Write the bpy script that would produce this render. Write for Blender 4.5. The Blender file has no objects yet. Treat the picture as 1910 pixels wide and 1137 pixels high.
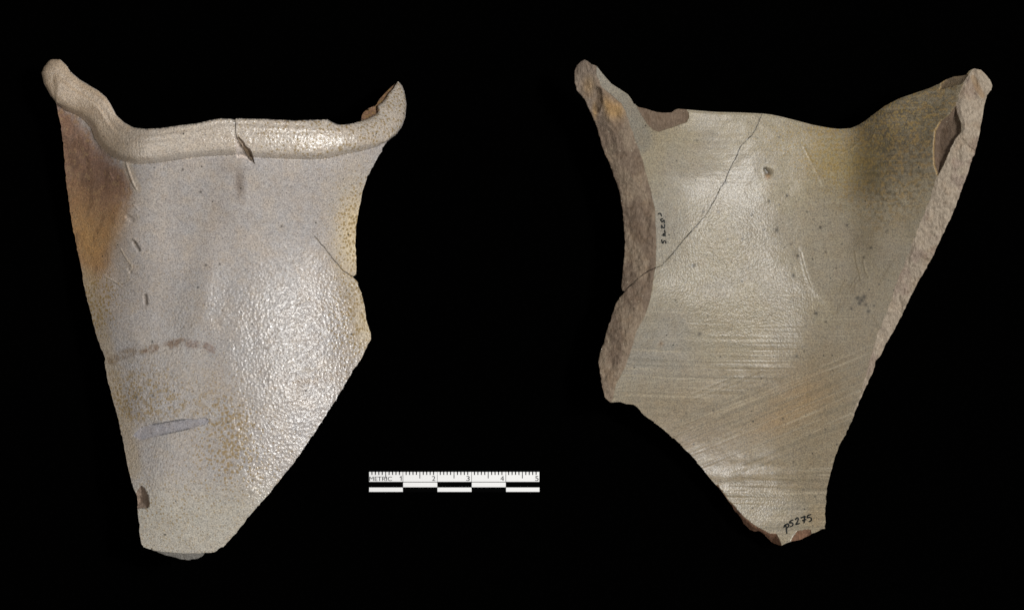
import bpy, math
import numpy as np

# ------------------------------------------------------------------ camera, world, lights, exposure
# 1 Blender unit = 1 cm.  The camera looks straight down on a black cloth.
S = bpy.context.scene
S.unit_settings.system = 'METRIC'
S.unit_settings.scale_length = 0.01
PXCM, DCAM, ZREF = 63.6, 150.0, 2.0
cam_d = bpy.data.cameras.new("camera")
cam_d.lens = 36.0 * (DCAM - ZREF) / (1910 / PXCM)
cam_d.sensor_width = 36.0
cam_d.clip_start, cam_d.clip_end = 1.0, 600.0
cam = bpy.data.objects.new("camera", cam_d)
S.collection.objects.link(cam)
cam.location = (0, 0, DCAM)
S.camera = cam

w = bpy.data.worlds.new("World"); S.world = w; w.use_nodes = True
w.node_tree.nodes["Background"].inputs[0].default_value = (0.9, 0.95, 1.0, 1)
w.node_tree.nodes["Background"].inputs[1].default_value = 0.015
S.view_settings.view_transform = 'Standard'
S.view_settings.look = 'None'
S.view_settings.exposure = 0.2
S.view_settings.gamma = 1.0

def area(name, loc, sx, sy, power, color, target=(0, 0, 2)):
    L = bpy.data.lights.new(name, 'AREA'); L.shape = 'RECTANGLE'
    L.size, L.size_y, L.energy, L.color = sx, sy, power, color
    o = bpy.data.objects.new(name, L); S.collection.objects.link(o)
    o.location = loc
    from mathutils import Vector
    d = Vector(target) - Vector(loc)
    o.rotation_euler = d.to_track_quat('-Z', 'Y').to_euler()
    return o
# key softbox on the right, weaker warm fill on the left, faint top light
area("key_softbox", (118, 34, 240), 32, 32, 600000, (1.0, 0.985, 0.96))
area("fill_softbox", (-235, -40, 165), 170, 170, 165000, (1.0, 0.95, 0.88))
area("top_softbox", (60, -190, 170), 70, 70, 40000, (1.0, 0.98, 0.95))

# ------------------------------------------------------------------ helpers
def P3(px, py, z):
    k = (DCAM - z) / (DCAM - ZREF) / PXCM
    return (px - 955.0) * k, (568.5 - py) * k, z

def tag(o, label=None, cat=None, group=None, kind=None):
    if label: o['label'] = label
    if cat: o['category'] = cat
    if group: o['group'] = group
    if kind: o['kind'] = kind
    return o

def empty(name, loc):
    o = bpy.data.objects.new(name, None); S.collection.objects.link(o)
    o.location = loc; o.empty_display_size = 1.0
    return o

rng = np.random.default_rng(7)
_tabs = [rng.random((256, 256)).astype(np.float32) for _ in range(6)]
def vnoise(x, y, k=0):
    """smooth value noise, 0..1"""
    t = _tabs[k % 6]
    xi = np.floor(x); yi = np.floor(y)
    fx = x - xi; fy = y - yi
    fx = fx * fx * (3 - 2 * fx); fy = fy * fy * (3 - 2 * fy)
    i = xi.astype(np.int64); j = yi.astype(np.int64)
    g = lambda a, b: t[(i + a) & 255, (j + b) & 255]
    return (g(0, 0) * (1 - fx) + g(1, 0) * fx) * (1 - fy) + (g(0, 1) * (1 - fx) + g(1, 1) * fx) * fy
def fbm(x, y, k=0, n=3):
    s = 0; a = 1; t = 0
    for q in range(n):
        s = s + a * vnoise(x * 2 ** q + 17.3 * q, y * 2 ** q + 5.1 * q, k + q); t += a; a *= .5
    return s / t
def sstep(a, b, x):
    t = np.clip((x - a) / (b - a), 0, 1); return t * t * (3 - 2 * t)

class Grid:
    def __init__(g, x0, y0, x1, y1, st):
        g.x0, g.y0, g.st = x0, y0, st
        nx = int((x1 - x0) / st) + 2; ny = int((y1 - y0) / st) + 2
        g.X, g.Y = np.meshgrid(x0 + st * np.arange(nx), y0 + st * np.arange(ny))
        g.X = g.X.astype(np.float64); g.Y = g.Y.astype(np.float64)
        g.ny, g.nx = g.X.shape
    def dist(g, poly, R, closed=False, X=None, Y=None):
        X = g.X if X is None else X; Y = g.Y if Y is None else Y
        p = np.array(poly, float)
        if closed: p = np.vstack([p, p[:1]])
        D = np.full(X.shape, float(R)); NX = X.copy(); NY = Y.copy(); T = np.zeros(X.shape)
        acc = 0.0
        for (ax, ay), (bx, by) in zip(p[:-1], p[1:]):
            L = math.hypot(bx - ax, by - ay)
            if L < 1e-6: continue
            i0 = max(0, int((min(ax, bx) - R - g.x0) / g.st) - 1); i1 = min(g.nx, int((max(ax, bx) + R - g.x0) / g.st) + 3)
            j0 = max(0, int((min(ay, by) - R - g.y0) / g.st) - 1); j1 = min(g.ny, int((max(ay, by) + R - g.y0) / g.st) + 3)
            if i0 >= i1 or j0 >= j1: acc += L; continue
            sl = (slice(j0, j1), slice(i0, i1))
            x = X[sl]; y = Y[sl]
            t = np.clip(((x - ax) * (bx - ax) + (y - ay) * (by - ay)) / (L * L), 0, 1)
            qx = ax + t * (bx - ax); qy = ay + t * (by - ay)
            d = np.hypot(x - qx, y - qy)
            m = d < D[sl]
            D[sl][m] = d[m]; NX[sl][m] = qx[m]; NY[sl][m] = qy[m]; T[sl][m] = (acc + t * L)[m]
            acc += L
        return D, NX, NY, T
    def inside(g, poly, X=None, Y=None):
        X = g.X if X is None else X; Y = g.Y if Y is None else Y
        p = np.array(poly, float); q = np.roll(p, -1, 0)
        I = np.zeros(X.shape, bool)
        for (ax, ay), (bx, by) in zip(p, q):
            if ay == by: continue
            j0 = max(0, int((min(ay, by) - g.y0) / g.st) - 3); j1 = min(X.shape[0], int((max(ay, by) - g.y0) / g.st) + 4)
            if j0 >= j1: continue
            y = Y[j0:j1]; x = X[j0:j1]
            c = ((ay > y) != (by > y)) & (x < (bx - ax) * (y - ay) / (by - ay) + ax)
            I[j0:j1] ^= c
        return I
    def soft(g, poly, w, R=None):
        """1 inside a polygon, fading to 0 over w pixels outside and inside its edge"""
        D = g.dist(poly, w, True)[0]; I = g.inside(poly)
        return sstep(-w, w, np.where(I, D, -D))
    def stroke(g, path, w):
        D = g.dist(path, w * 1.5)[0]
        return 1 - sstep(w * .35, w, D)
    def blob(g, x, y, rx, ry=None, a=0):
        ry = ry or rx; c, s = math.cos(math.radians(a)), math.sin(math.radians(a))
        u = (g.X - x) * c + (g.Y - y) * s; v = -(g.X - x) * s + (g.Y - y) * c
        return np.exp(-(u / rx) ** 2 - (v / ry) ** 2)

def roughen(poly, amp=0.8, step=5.0, closed=True, seed=0, keep=()):
    """resample an outline and give it the small unevenness of a break"""
    p = np.array(poly, float)
    if closed: p = np.vstack([p, p[:1]])
    r = np.random.default_rng(seed); out = []
    for a, b in zip(p[:-1], p[1:]):
        L = np.hypot(*(b - a)); n = max(1, int(L / step))
        for k in range(n):
            q = a + (b - a) * k / n
            nn = np.array([-(b - a)[1], (b - a)[0]]) / max(L, 1e-6)
            out.append(q + nn * (r.normal() * amp if k else 0))
    if not closed: out.append(p[-1])
    return np.array(out)

def tps(ctrl, X, Y):
    c = np.array(ctrl, float); x = c[:, 0] / 100; y = c[:, 1] / 100; n = len(c)
    def U(r2): return np.where(r2 < 1e-12, 0, r2 * np.log(np.maximum(r2, 1e-12)))
    K = U((x[:, None] - x) ** 2 + (y[:, None] - y) ** 2) + np.eye(n) * 0.02
    A = np.zeros((n + 3, n + 3)); A[:n, :n] = K
    Pm = np.stack([np.ones(n), x, y], 1); A[:n, n:] = Pm; A[n:, :n] = Pm.T
    s = np.linalg.solve(A, np.concatenate([c[:, 2], [0, 0, 0]]))
    out = s[n] + s[n + 1] * X / 100 + s[n + 2] * Y / 100
    for k in range(n):
        out = out + s[k] * U((X / 100 - x[k]) ** 2 + (Y / 100 - y[k]) ** 2)
    return out

def make_mesh(name, V, F, mats, smooth=True, attrs=None, cols=None):
    me = bpy.data.meshes.new(name)
    F = np.asarray(F, np.int32)
    me.vertices.add(len(V)); me.vertices.foreach_set("co", np.asarray(V, np.float32).ravel())
    k = F.shape[1]
    me.loops.add(F.size); me.loops.foreach_set("vertex_index", F.ravel())
    me.polygons.add(len(F))
    me.polygons.foreach_set("loop_start", np.arange(0, F.size, k, dtype=np.int32))
    me.update(calc_edges=True)
    me.polygons.foreach_set("use_smooth", np.full(len(F), smooth))
    for n, a in (attrs or {}).items():
        at = me.attributes.new(n, 'FLOAT', 'POINT'); at.data.foreach_set("value", np.asarray(a, np.float32))
    for n, a in (cols or {}).items():
        at = me.attributes.new(n, 'FLOAT_COLOR', 'POINT')
        at.data.foreach_set("color", np.concatenate([a, np.ones((len(a), 1))], 1).astype(np.float32).ravel())
    me.materials.append(mats)
    me.validate()
    return me

# ------------------------------------------------------------------ materials
class NT:
    def __init__(s, name):
        s.m = bpy.data.materials.new(name); s.m.use_nodes = True
        s.t = s.m.node_tree; s.b = s.t.nodes["Principled BSDF"]
    def n(s, kind, **kw):
        o = s.t.nodes.new(kind)
        for k, v in kw.items(): setattr(o, k, v)
        return o
    def l(s, a, b): s.t.links.new(a, b)
    def attr(s, name, out='Fac'):
        a = s.n('ShaderNodeAttribute'); a.attribute_name = name; return a.outputs[out]
    def noise(s, co, scale, detail=3, rough=.6, dist=0):
        o = s.n('ShaderNodeTexNoise'); o.inputs['Scale'].default_value = scale
        o.inputs['Detail'].default_value = detail; o.inputs['Roughness'].default_value = rough
        o.inputs['Distortion'].default_value = dist; s.l(co, o.inputs['Vector']); return o.outputs['Fac']
    def vor(s, co, scale, feature='F1'):
        o = s.n('ShaderNodeTexVoronoi'); o.feature = feature; o.inputs['Scale'].default_value = scale
        s.l(co, o.inputs['Vector']); return o
    def val(s, x, sock):
        if isinstance(x, (int, float)): sock.default_value = x
        else: s.l(x, sock)
    def math(s, op, a, b=0.0, c=None, clamp=False):
        o = s.n('ShaderNodeMath', operation=op, use_clamp=clamp)
        s.val(a, o.inputs[0]); s.val(b, o.inputs[1])
        if c is not None: s.val(c, o.inputs[2])
        return o.outputs[0]
    def ramp(s, x, a, b, lo=0.0, hi=1.0):
        o = s.n('ShaderNodeMapRange', interpolation_type='SMOOTHSTEP')
        s.val(x, o.inputs[0]); s.val(a, o.inputs[1]); s.val(b, o.inputs[2]); s.val(lo, o.inputs[3]); s.val(hi, o.inputs[4])
        return o.outputs[0]
    def mix(s, f, a, b, mode='MIX'):
        o = s.n('ShaderNodeMix', data_type='RGBA', blend_type=mode)
        s.val(f, o.inputs['Factor'])
        for x, k in ((a, 6), (b, 7)):
            if isinstance(x, tuple): o.inputs[k].default_value = (*x, 1)
            else: s.l(x, o.inputs[k])
        return o.outputs[2]

def glaze_material(name, rough, peel_amp, coat, psc, ssc, ochre):
    s = NT(name)
    co = s.n('ShaderNodeTexCoord').outputs['Object']
    clay = s.attr('clay', 'Color'); spots = s.attr('spots'); peel = s.attr('peel'); matte = s.attr('matte')
    # fine grain of the salt glaze
    g1 = s.noise(co, 25, 3, .85); g2 = s.noise(co, 3.2, 3, .6)
    c = s.mix(s.ramp(g1, .33, .67), s.mix(1.0, clay, (.60, .60, .63), 'MULTIPLY'), s.mix(1.0, clay, (1.34, 1.32, 1.28), 'MULTIPLY'))
    c = s.mix(s.ramp(g2, .35, .7, 0, .35), c, s.mix(1.0, c, (.98, .88, .76), 'MULTIPLY'))
    g5 = s.noise(co, 8, 2, .6); c = s.mix(s.ramp(g5, .42, .68, 0, .5), c, s.mix(1.0, c, (.86, .83, .80), 'MULTIPLY'))
    # ochre mottles gathered in the pits of the glaze
    vz = s.vor(co, ssc); vd = s.math('ADD', vz.outputs['Distance'], s.math('MULTIPLY', s.noise(co, ssc * 1.3, 2), .6))
    thr = s.math('ADD', .32, s.math('MULTIPLY', spots, .42))
    m = s.ramp(vd, s.math('ADD', thr, .13), s.math('SUBTRACT', thr, .12), 0, 1)
    m = s.math('MULTIPLY', m, s.math('MULTIPLY', spots, 1.5, clamp=True), clamp=True)
    c = s.mix(s.math('MULTIPLY', m, .75), c, ochre)
    # tiny dark iron specks
    vk = s.vor(co, 15.0); keep = s.ramp(s.n('ShaderNodeSeparateColor').outputs[0], .0, 1.) if False else None
    sep = s.n('ShaderNodeSeparateColor'); s.l(vk.outputs['Color'], sep.inputs[0])
    k = s.math('MULTIPLY', s.ramp(vk.outputs['Distance'], .30, .12), s.ramp(sep.outputs[0], .52, .62))
    c = s.mix(s.math('MULTIPLY', k, .72), c, (.07, .065, .055))
    vk2 = s.vor(co, 3.1); sep2 = s.n('ShaderNodeSeparateColor'); s.l(vk2.outputs['Color'], sep2.inputs[0])
    k2 = s.math('MULTIPLY', s.ramp(vk2.outputs['Distance'], .11, .06), s.ramp(sep2.outputs[1], .72, .78))
    c = s.mix(s.math('MULTIPLY', k2, .85), c, (.03, .028, .022))
    s.l(c, s.b.inputs['Base Color'])
    s.b.inputs['Roughness'].default_value = rough
    s.l(s.ramp(matte, 0, 1, rough, .85), s.b.inputs['Roughness'])
    s.l(s.ramp(matte, 0, .8, coat, 0), s.b.inputs['Coat Weight']); s.b.inputs['Coat Roughness'].default_value = .2; s.b.inputs['Coat IOR'].default_value = 1.5
    s.l(s.ramp(matte, 0, 1, .5, .2), s.b.inputs['Specular IOR Level'])
    # orange-peel relief
    pz = s.vor(co, psc, 'SMOOTH_F1'); pz.inputs['Smoothness'].default_value = .25
    h = s.math('MULTIPLY', s.math('MULTIPLY', s.math('POWER', pz.outputs['Distance'], .8), 1.25), peel)
    h = s.math('ADD', h, s.math('MULTIPLY', s.noise(co, psc * 1.4, 3, .65, .6), s.math('MULTIPLY_ADD', peel, .55, .35)))
    h = s.math('ADD', h, s.math('MULTIPLY', s.noise(co, 34, 2), .16))
    b = s.n('ShaderNodeBump'); b.inputs['Distance'].default_value = peel_amp; b.inputs['Strength'].default_value = 1.0
    s.l(h, b.inputs['Height']); s.l(b.outputs[0], s.b.inputs['Normal']); s.l(b.outputs[0], s.b.inputs['Coat Normal'])
    return s.m

def clay_material(name):
    s = NT(name)
    co = s.n('ShaderNodeTexCoord').outputs['Object']
    mp = s.n('ShaderNodeMapping'); mp.inputs['Scale'].default_value = (1.5, .6, 1); mp.inputs['Rotation'].default_value = (0, 0, .15); s.l(co, mp.inputs[0]); cs = mp.outputs[0]
    clay = s.attr('clay', 'Color')
    g = s.noise(cs, 12, 5, .8); g2 = s.noise(co, 2.2, 3, .6, .5)
    c = s.mix(s.ramp(g, .3, .72), s.mix(1.0, clay, (.66, .64, .62), 'MULTIPLY'), s.mix(1.0, clay, (1.30, 1.30, 1.28), 'MULTIPLY'))
    c = s.mix(s.ramp(g2, .45, .7, 0, .5), c, s.mix(1.0, c, (.82, .72, .62), 'MULTIPLY'))
    vk = s.vor(co, 9.0); sep = s.n('ShaderNodeSeparateColor'); s.l(vk.outputs['Color'], sep.inputs[0])
    k = s.math('MULTIPLY', s.ramp(vk.outputs['Distance'], .25, .1), s.ramp(sep.outputs[0], .86, .9))
    c = s.mix(s.math('MULTIPLY', k, .6), c, (.45, .40, .30))
    k = s.math('MULTIPLY', s.ramp(vk.outputs['Distance'], .2, .1), s.ramp(sep.outputs[1], .9, .94))
    c = s.mix(s.math('MULTIPLY', k, .7), c, (.05, .035, .03))
    s.l(c, s.b.inputs['Base Color']); s.b.inputs['Roughness'].default_value = .9
    s.b.inputs['Specular IOR Level'].default_value = .2
    h = s.math('ADD', s.noise(cs, 9, 5, .75), s.math('MULTIPLY', s.noise(co, 30, 2), .3))
    b = s.n('ShaderNodeBump'); b.inputs['Distance'].default_value = .04; b.inputs['Strength'].default_value = 1
    s.l(h, b.inputs['Height']); s.l(b.outputs[0], s.b.inputs['Normal'])
    return s.m

def plain_material(name, col, rough=.6, spec=.3, grain=0.0):
    s = NT(name)
    co = s.n('ShaderNodeTexCoord').outputs['Object']
    lo = tuple(v * (1 - grain) for v in col); hi = tuple(min(1, v * (1 + grain)) for v in col)
    s.l(s.mix(s.noise(co, 6, 3), lo, hi), s.b.inputs['Base Color'])
    s.b.inputs['Roughness'].default_value = rough; s.b.inputs['Specular IOR Level'].default_value = spec
    return s.m

M_OUT = glaze_material("salt_glaze_outside", .32, .017, .95, 11.0, 9.5, (.27, .175, .05))
M_IN = glaze_material("salt_glaze_inside", .42, .0095, .17, 17.0, 11.0, (.28, .195, .065))
M_CLAY = clay_material("broken_stoneware_body")
M_CLOTH = plain_material("black_velvet", (.0004, .0004, .0004), 1.0, 0.0, .3)
M_WHITE = plain_material("white_print", (.90, .90, .90), .7, .15, .015)
M_BLACK = plain_material("black_print", (.0015, .0015, .0015), .9, .0, .2)
M_TICK = plain_material("grey_tick_print", (.03, .03, .03), .9, .0, .2)
M_INK = plain_material("black_ink", (.006, .008, .008), .55, .2, .3)

# ------------------------------------------------------------------ the cloth below
bpy_me = make_mesh("black_cloth", [(-60, -45, 0), (60, -45, 0), (60, 45, 0), (-60, 45, 0)], [(0, 1, 2, 3)], M_CLOTH, False)
ground = bpy.data.objects.new("ground", bpy_me); S.collection.objects.link(ground)
tag(ground, kind='structure')

# ------------------------------------------------------------------ a sherd from a relief over its outline
def build_sherd(root, g, outline, crack, frag_poly, parts, heights, paint, thick, glaze, inset_px=7, gap=None):
    """outline: closed outline in photo scale; crack: the glued joint; parts: (name, polygon, material, label);
    heights(g, ctx) -> z in cm; paint(g, ctx) -> clay colour, spots, peel, matte"""
    curves = [(outline, True), (crack, False)] + [(p[1], True) for p in parts]
    st = g.st
    # pull grid points onto every outline and feature line
    bestD = np.full(g.X.shape, 1e9); BX = g.X.copy(); BY = g.Y.copy()
    for n, (c, cl) in enumerate(curves):
        D, NX, NY, _ = g.dist(c, 3 * st, cl)
        if n == 0: first = D.copy(); m = D < .6 * st
        else: m = (D < .5 * st) & (first > .6 * st) & (D < bestD)
        BX[m] = NX[m]; BY[m] = NY[m]; bestD[m] = D[m]
    Dout0 = g.dist(outline, 60, True)[0]
    I0 = g.inside(outline); SD = np.where(I0, Dout0, -Dout0)
    GY, GX = np.gradient(SD)
    gl = np.maximum(np.hypot(GX, GY), 1e-6); GX /= gl; GY /= gl
    g.X, g.Y = BX, BY
    # triangles
    idx = np.arange(g.nx * g.ny).reshape(g.ny, g.nx)
    a, b, c, d = idx[:-1, :-1], idx[:-1, 1:], idx[1:, 1:], idx[1:, :-1]
    alt = (np.add.outer(np.arange(g.ny - 1), np.arange(g.nx - 1)) % 2) == 0
    T1 = np.where(alt[..., None], np.stack([a, d, c], -1), np.stack([a, d, b], -1))
    T2 = np.where(alt[..., None], np.stack([a, c, b], -1), np.stack([b, d, c], -1))
    Xf, Yf = g.X.ravel(), g.Y.ravel()
    tris, frag, pid = [], [], []
    for T in (T1, T2):
        cx = Xf[T].mean(-1); cy = Yf[T].mean(-1)
        ar = (Xf[T[..., 1]] - Xf[T[..., 0]]) * (Yf[T[..., 2]] - Yf[T[..., 0]]) - (Xf[T[..., 2]] - Xf[T[..., 0]]) * (Yf[T[..., 1]] - Yf[T[..., 0]])
        keep = g.inside(outline, cx, cy) & (np.abs(ar) > .02)
        fr = g.inside(frag_poly, cx, cy).astype(int)
        p = np.full(cx.shape, -1)
        for k, pt in enumerate(parts):
            p[g.inside(pt[1], cx, cy)] = k
        tris.append(T[keep]); frag.append(fr[keep]); pid.append(p[keep])
    tris = np.concatenate(tris); frag = np.concatenate(frag); pid = np.concatenate(pid)
    ctx = {'Dout': g.dist(outline, 90, True)[0]}
    Z = heights(g, ctx)
    clay, spots, peel, matte = paint(g, ctx)
    # the glued joint: dirt in it
    Dc, _, _, Tc = g.dist(crack, 6)
    Zt = Z - thick(g, ctx); Zt = np.maximum(Zt, .04)
    Zt = np.minimum(Zt, Z - .05)
    fall = inset_px * np.exp(-ctx['Dout'] / 18.0)
    XB = g.X + GX * fall; YB = g.Y + GY * fall
    ox, oy, oz = root.location
    def pos(X, Y, Zz):
        k = (DCAM - Zz) / (DCAM - ZREF) / PXCM
        return np.stack([(X - 955) * k - ox, (568.5 - Y) * k - oy, Zz - oz], -1).reshape(-1, 3)
    # gap along the joint, opposite signs for the two fragments
    seg = np.gradient(np.array(crack, float), axis=0)
    on = Dc < .02
    gw = .22 + .45 * vnoise(Tc / 14.0, Tc * 0, 2) ** 2
    if gap is not None: gw = gw * gap(g.X, g.Y)
    cp = np.array(crack, float); al = np.concatenate([[0], np.cumsum(np.hypot(*np.diff(cp, axis=0).T))])
    tx = np.interp(Tc, al, seg[:, 0]); ty = np.interp(Tc, al, seg[:, 1]); tl = np.maximum(np.hypot(tx, ty), 1e-6)
    nxv, nyv = -ty / tl, tx / tl
    # which side is fragment 1
    ci = len(cp) // 2; probe = cp[ci] + 4 * np.array([-seg[ci][1], seg[ci][0]]) / np.hypot(*seg[ci])
    from_poly = Grid(probe[0] - 4, probe[1] - 4, probe[0] + 4, probe[1] + 4, 4.0)
    sgn1 = 1.0 if from_poly.inside(frag_poly, np.array([[probe[0]]]), np.array([[probe[1]]]))[0, 0] else -1.0
    objs = []
    for f in (0, 1):
        side = sgn1 if f == 1 else -sgn1
        off = np.where(on, gw, 0) * side
        Xg = g.X + nxv * off; Yg = g.Y + nyv * off
        FV = pos(Xg, Yg, Z); BV = pos(XB + nxv * off, YB + nyv * off, Zt)
        tf = tris[frag == f]; pf = pid[frag == f]
        colv = clay.reshape(-1, 3); at = {'spots': spots.ravel(), 'peel': peel.ravel(), 'matte': matte.ravel()}
        fr = bpy.data.objects.new("fragment", None)
        def sub(F, V, name, mat, parent, c=None):
            u, inv = np.unique(F, return_inverse=True); F2 = inv.reshape(F.shape)
            cv = (colv if c is None else c)[u % len(colv)]
            me = make_mesh(name, V[u], F2, mat, True, {k: v[u % len(colv)] for k, v in at.items()}, {'clay': cv})
            o = bpy.data.objects.new(name, me); S.collection.objects.link(o); o.parent = parent
            return o
        # boundary edges of the fragment
        N = len(colv)
        e = np.concatenate([tf[:, [0, 1]], tf[:, [1, 2]], tf[:, [2, 0]]])
        key = np.sort(e, 1); kk = key[:, 0].astype(np.int64) * N + key[:, 1]
        uq, first_i, cnt = np.unique(kk, return_index=True, return_counts=True)
        be = e[first_i[cnt == 1]]
        VV = np.concatenate([FV, BV])
        back = tf[:, ::-1] + N
        wall_f = tf[pf == -1]
        frag_obj = sub(np.concatenate([wall_f, back]), VV, "fragment", glaze, root)
        # outer sides of the break; vertices doubled so the arris stays sharp
        sides = np.concatenate([np.stack([be[:, 1], be[:, 0], be[:, 0] + N], 1), np.stack([be[:, 1], be[:, 0] + N, be[:, 1] + N], 1)])
        sidecol = np.tile(np.array([[.16, .125, .10]]), (N, 1))
        edge_done = False
        for k, pt in enumerate(parts):
            F = tf[pf == k]
            if not len(F): continue
            if pt[0] == 'broken_edge' and not edge_done:
                o = sub(np.concatenate([F, sides]), VV, pt[0], pt[2], frag_obj); edge_done = True
            else:
                o = sub(F, VV, pt[0], pt[2], frag_obj)
            if pt[3]: o['label'] = pt[3]
        if not edge_done:
            sub(sides, VV, 'broken_edge', M_CLAY, frag_obj, sidecol)
        objs.append(frag_obj)
    return objs, Z, pos

def ribbon(g, Z, root, strokes, width, name, parent, lift=.012):
    """ink lines laid on the surface, following its relief"""
    ox, oy, oz = root.location
    V, F = [], []
    def zat(x, y):
        i = int(round((x - g.x0) / g.st)); j = int(round((y - g.y0) / g.st)); return Z[j, i]
    for s_ in strokes:
        p = np.array(s_, float)
        # smooth resample (Catmull-Rom)
        q = []
        for i in range(len(p) - 1):
            p0 = p[max(i - 1, 0)]; p1 = p[i]; p2 = p[i + 1]; p3 = p[min(i + 2, len(p) - 1)]
            for t in np.linspace(0, 1, 6)[:-1]:
                q.append(.5 * ((2 * p1) + (-p0 + p2) * t + (2 * p0 - 5 * p1 + 4 * p2 - p3) * t * t + (-p0 + 3 * p1 - 3 * p2 + p3) * t ** 3))
        q.append(p[-1]); q = np.array(q); d = np.gradient(q, axis=0); d /= np.maximum(np.hypot(d[:, 0], d[:, 1]), 1e-6)[:, None]
        b0 = len(V)
        for i, (c, t) in enumerate(zip(q, d)):
            wd = width * (.8 + .4 * vnoise(np.array([c[0] / 3]), np.array([c[1] / 3]), 1)[0]) / 2
            if i in (0, len(q) - 1): wd *= .7
            for sgn in (-1, 1):
                x, y = c[0] - t[1] * wd * sgn, c[1] + t[0] * wd * sgn
                X3 = P3(x, y, zat(x, y) + lift); V.append((X3[0] - ox, X3[1] - oy, X3[2] - oz))
            if i: a = b0 + 2 * i; F.append((a - 2, a - 1, a + 1, a))
    me = make_mesh(name, V, F, M_INK, False)
    o = bpy.data.objects.new(name, me); S.collection.objects.link(o); o.parent = parent
    return o

def mixc(c, col, m):
    return c * (1 - m[..., None]) + np.array(col) * m[..., None]

# ================================================================== SHERD 1 : outside of the neck and rim
TOP1 = [(77.6,136),(82,125),(91,114),(95,111),(112,111),(123,121),(131.5,134),(148,148),(170,161.5),(183,169),(198.5,182),(207,195.5),(217,215),(231.5,228.5),
 (249,238),(271,240.5),(297.5,239.5),(335,234),(368,230),(394,224),(412,221),(432,222),(438,223.5),(441,221),(488,222),(549.5,225),(611,223),(620,228),
 (629,232),(640,233),(659.5,230),(673,226),(675,216),(677,211),(686,202.6),(701,197),(708,185),(719,173),(730,162),(743,152),(750,160),(755,174),(758,194),(756,218),(750,235.5),(739,251),(723,263)]
RIGHT1 = [(717,271),(708,288),(692.5,315),(684,334.5),(676,356.5),(674.5,365.6),(669,394),(664,425),(663,453),(665,498),(664,512),(657.5,515.6),
 (664.6,523),(670,537),(677,557),(681.5,582),(684,599),(691,619),(692,633),(685.7,641.5),(684,648),(674,668.6),(662,684.6),(651,703),(635,730),(621,753),(605,778),(587,806),
 (568.6,833),(550,859.5),(541,870.6),(522,894),(503,919),(479.6,944.5),(458.5,970),(454,977),(443.7,989),(436,997),(420.5,1015),(399.4,1029),(382.5,1030),(378,1036),
 (368,1041.6),(353,1044),(338,1042.7),(313,1036),(285.4,1026),(268.5,1019.5),(264,1014),(261,999),(259,972),(257,951),(256,925.5),(249.5,911),(243,887.5),(237,862),
 (235,851.5),(229,819.5),(219,776),(212,751),(201.7,714),(195,675.5),(196.7,668.6),(187,645.7),(174,604.6),(167.5,576),(156,531),(153.5,508),(143.6,460),(135,421),
 (126.7,362),(122.7,332),(118,272.5),(113,231),(104,191)]
LEFT1 = [(93,176),(82,156)]
OUT1 = np.vstack([np.array(TOP1), roughen(RIGHT1, .55, 5, False, 3), np.array(LEFT1)])
CREASE1 = [(104,191),(124,206.6),(143.6,215),(159,226),(170,239.5),(176.6,259),(190,277),(212,294.5),(227,300),(253.5,306.6),(291,304.4),(324,299),(368,293),(412,290),(440,289),
 (479,294),(532,296),(576,298),(609,296),(642,288),(675,282),(703.5,274),(723,263)]
CRACK1 = roughen([(436.5,218),(438,224.6),(439.6,246.6),(444,262),(455,279.6),(466,297),(477,310),(490,325.7),(501,341),(523,367.5),(532,377),(569,422),(594,448.7),(608,465.5),(622,484),(639,503.5),(653,513.5),(661,516)], .5, 5, False, 5)
FR1 = np.vstack([CRACK1, [(700,520),(800,400),(820,100),(436,100)]])
RIM1 = np.vstack([CREASE1, TOP1[::-1], [(82,156),(93,176)]])
INNER1 = [(673,226),(675,216),(677,211),(686,202.6),(701,197),(708,185),(719,173),(730,162),(741,153.5),(734,166),(727,172),(719,185),(712,193),(705,197),(706,210),(697,216),(684,223)]
HOLE1 = [(443,256),(447,256),(454,263),(459,273),(466,277),(470,284),(473,294),(475,304),(468,299),(460,287),(452,275),(445,265)]
FLAKE1 = [(439,248),(441,256),(444,266),(452,277),(460,289),(466,298),(470,303),(458,297),(442,294)]
SCAR1 = [(248,812),(262,798),(281,791),(304,788),(330,783),(352,780),(366,782),(385,778),(391,784),(386,791),(370,794),(352,800),(322,806),(300,811),(280,816),(262,820)]
NOTCH1 = [(263,905.5),(270.6,909.7),(276,923),(280,938),(277,946.6),(262,947.7),(250,947),(249,925.5)]
FOOT1 = [(284,1020.5),(285,1026),(304,1028),(325.5,1030),(346.6,1031.7),(368,1031.7),(381.5,1030),(390,1050),(340,1060),(270,1040)]

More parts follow.
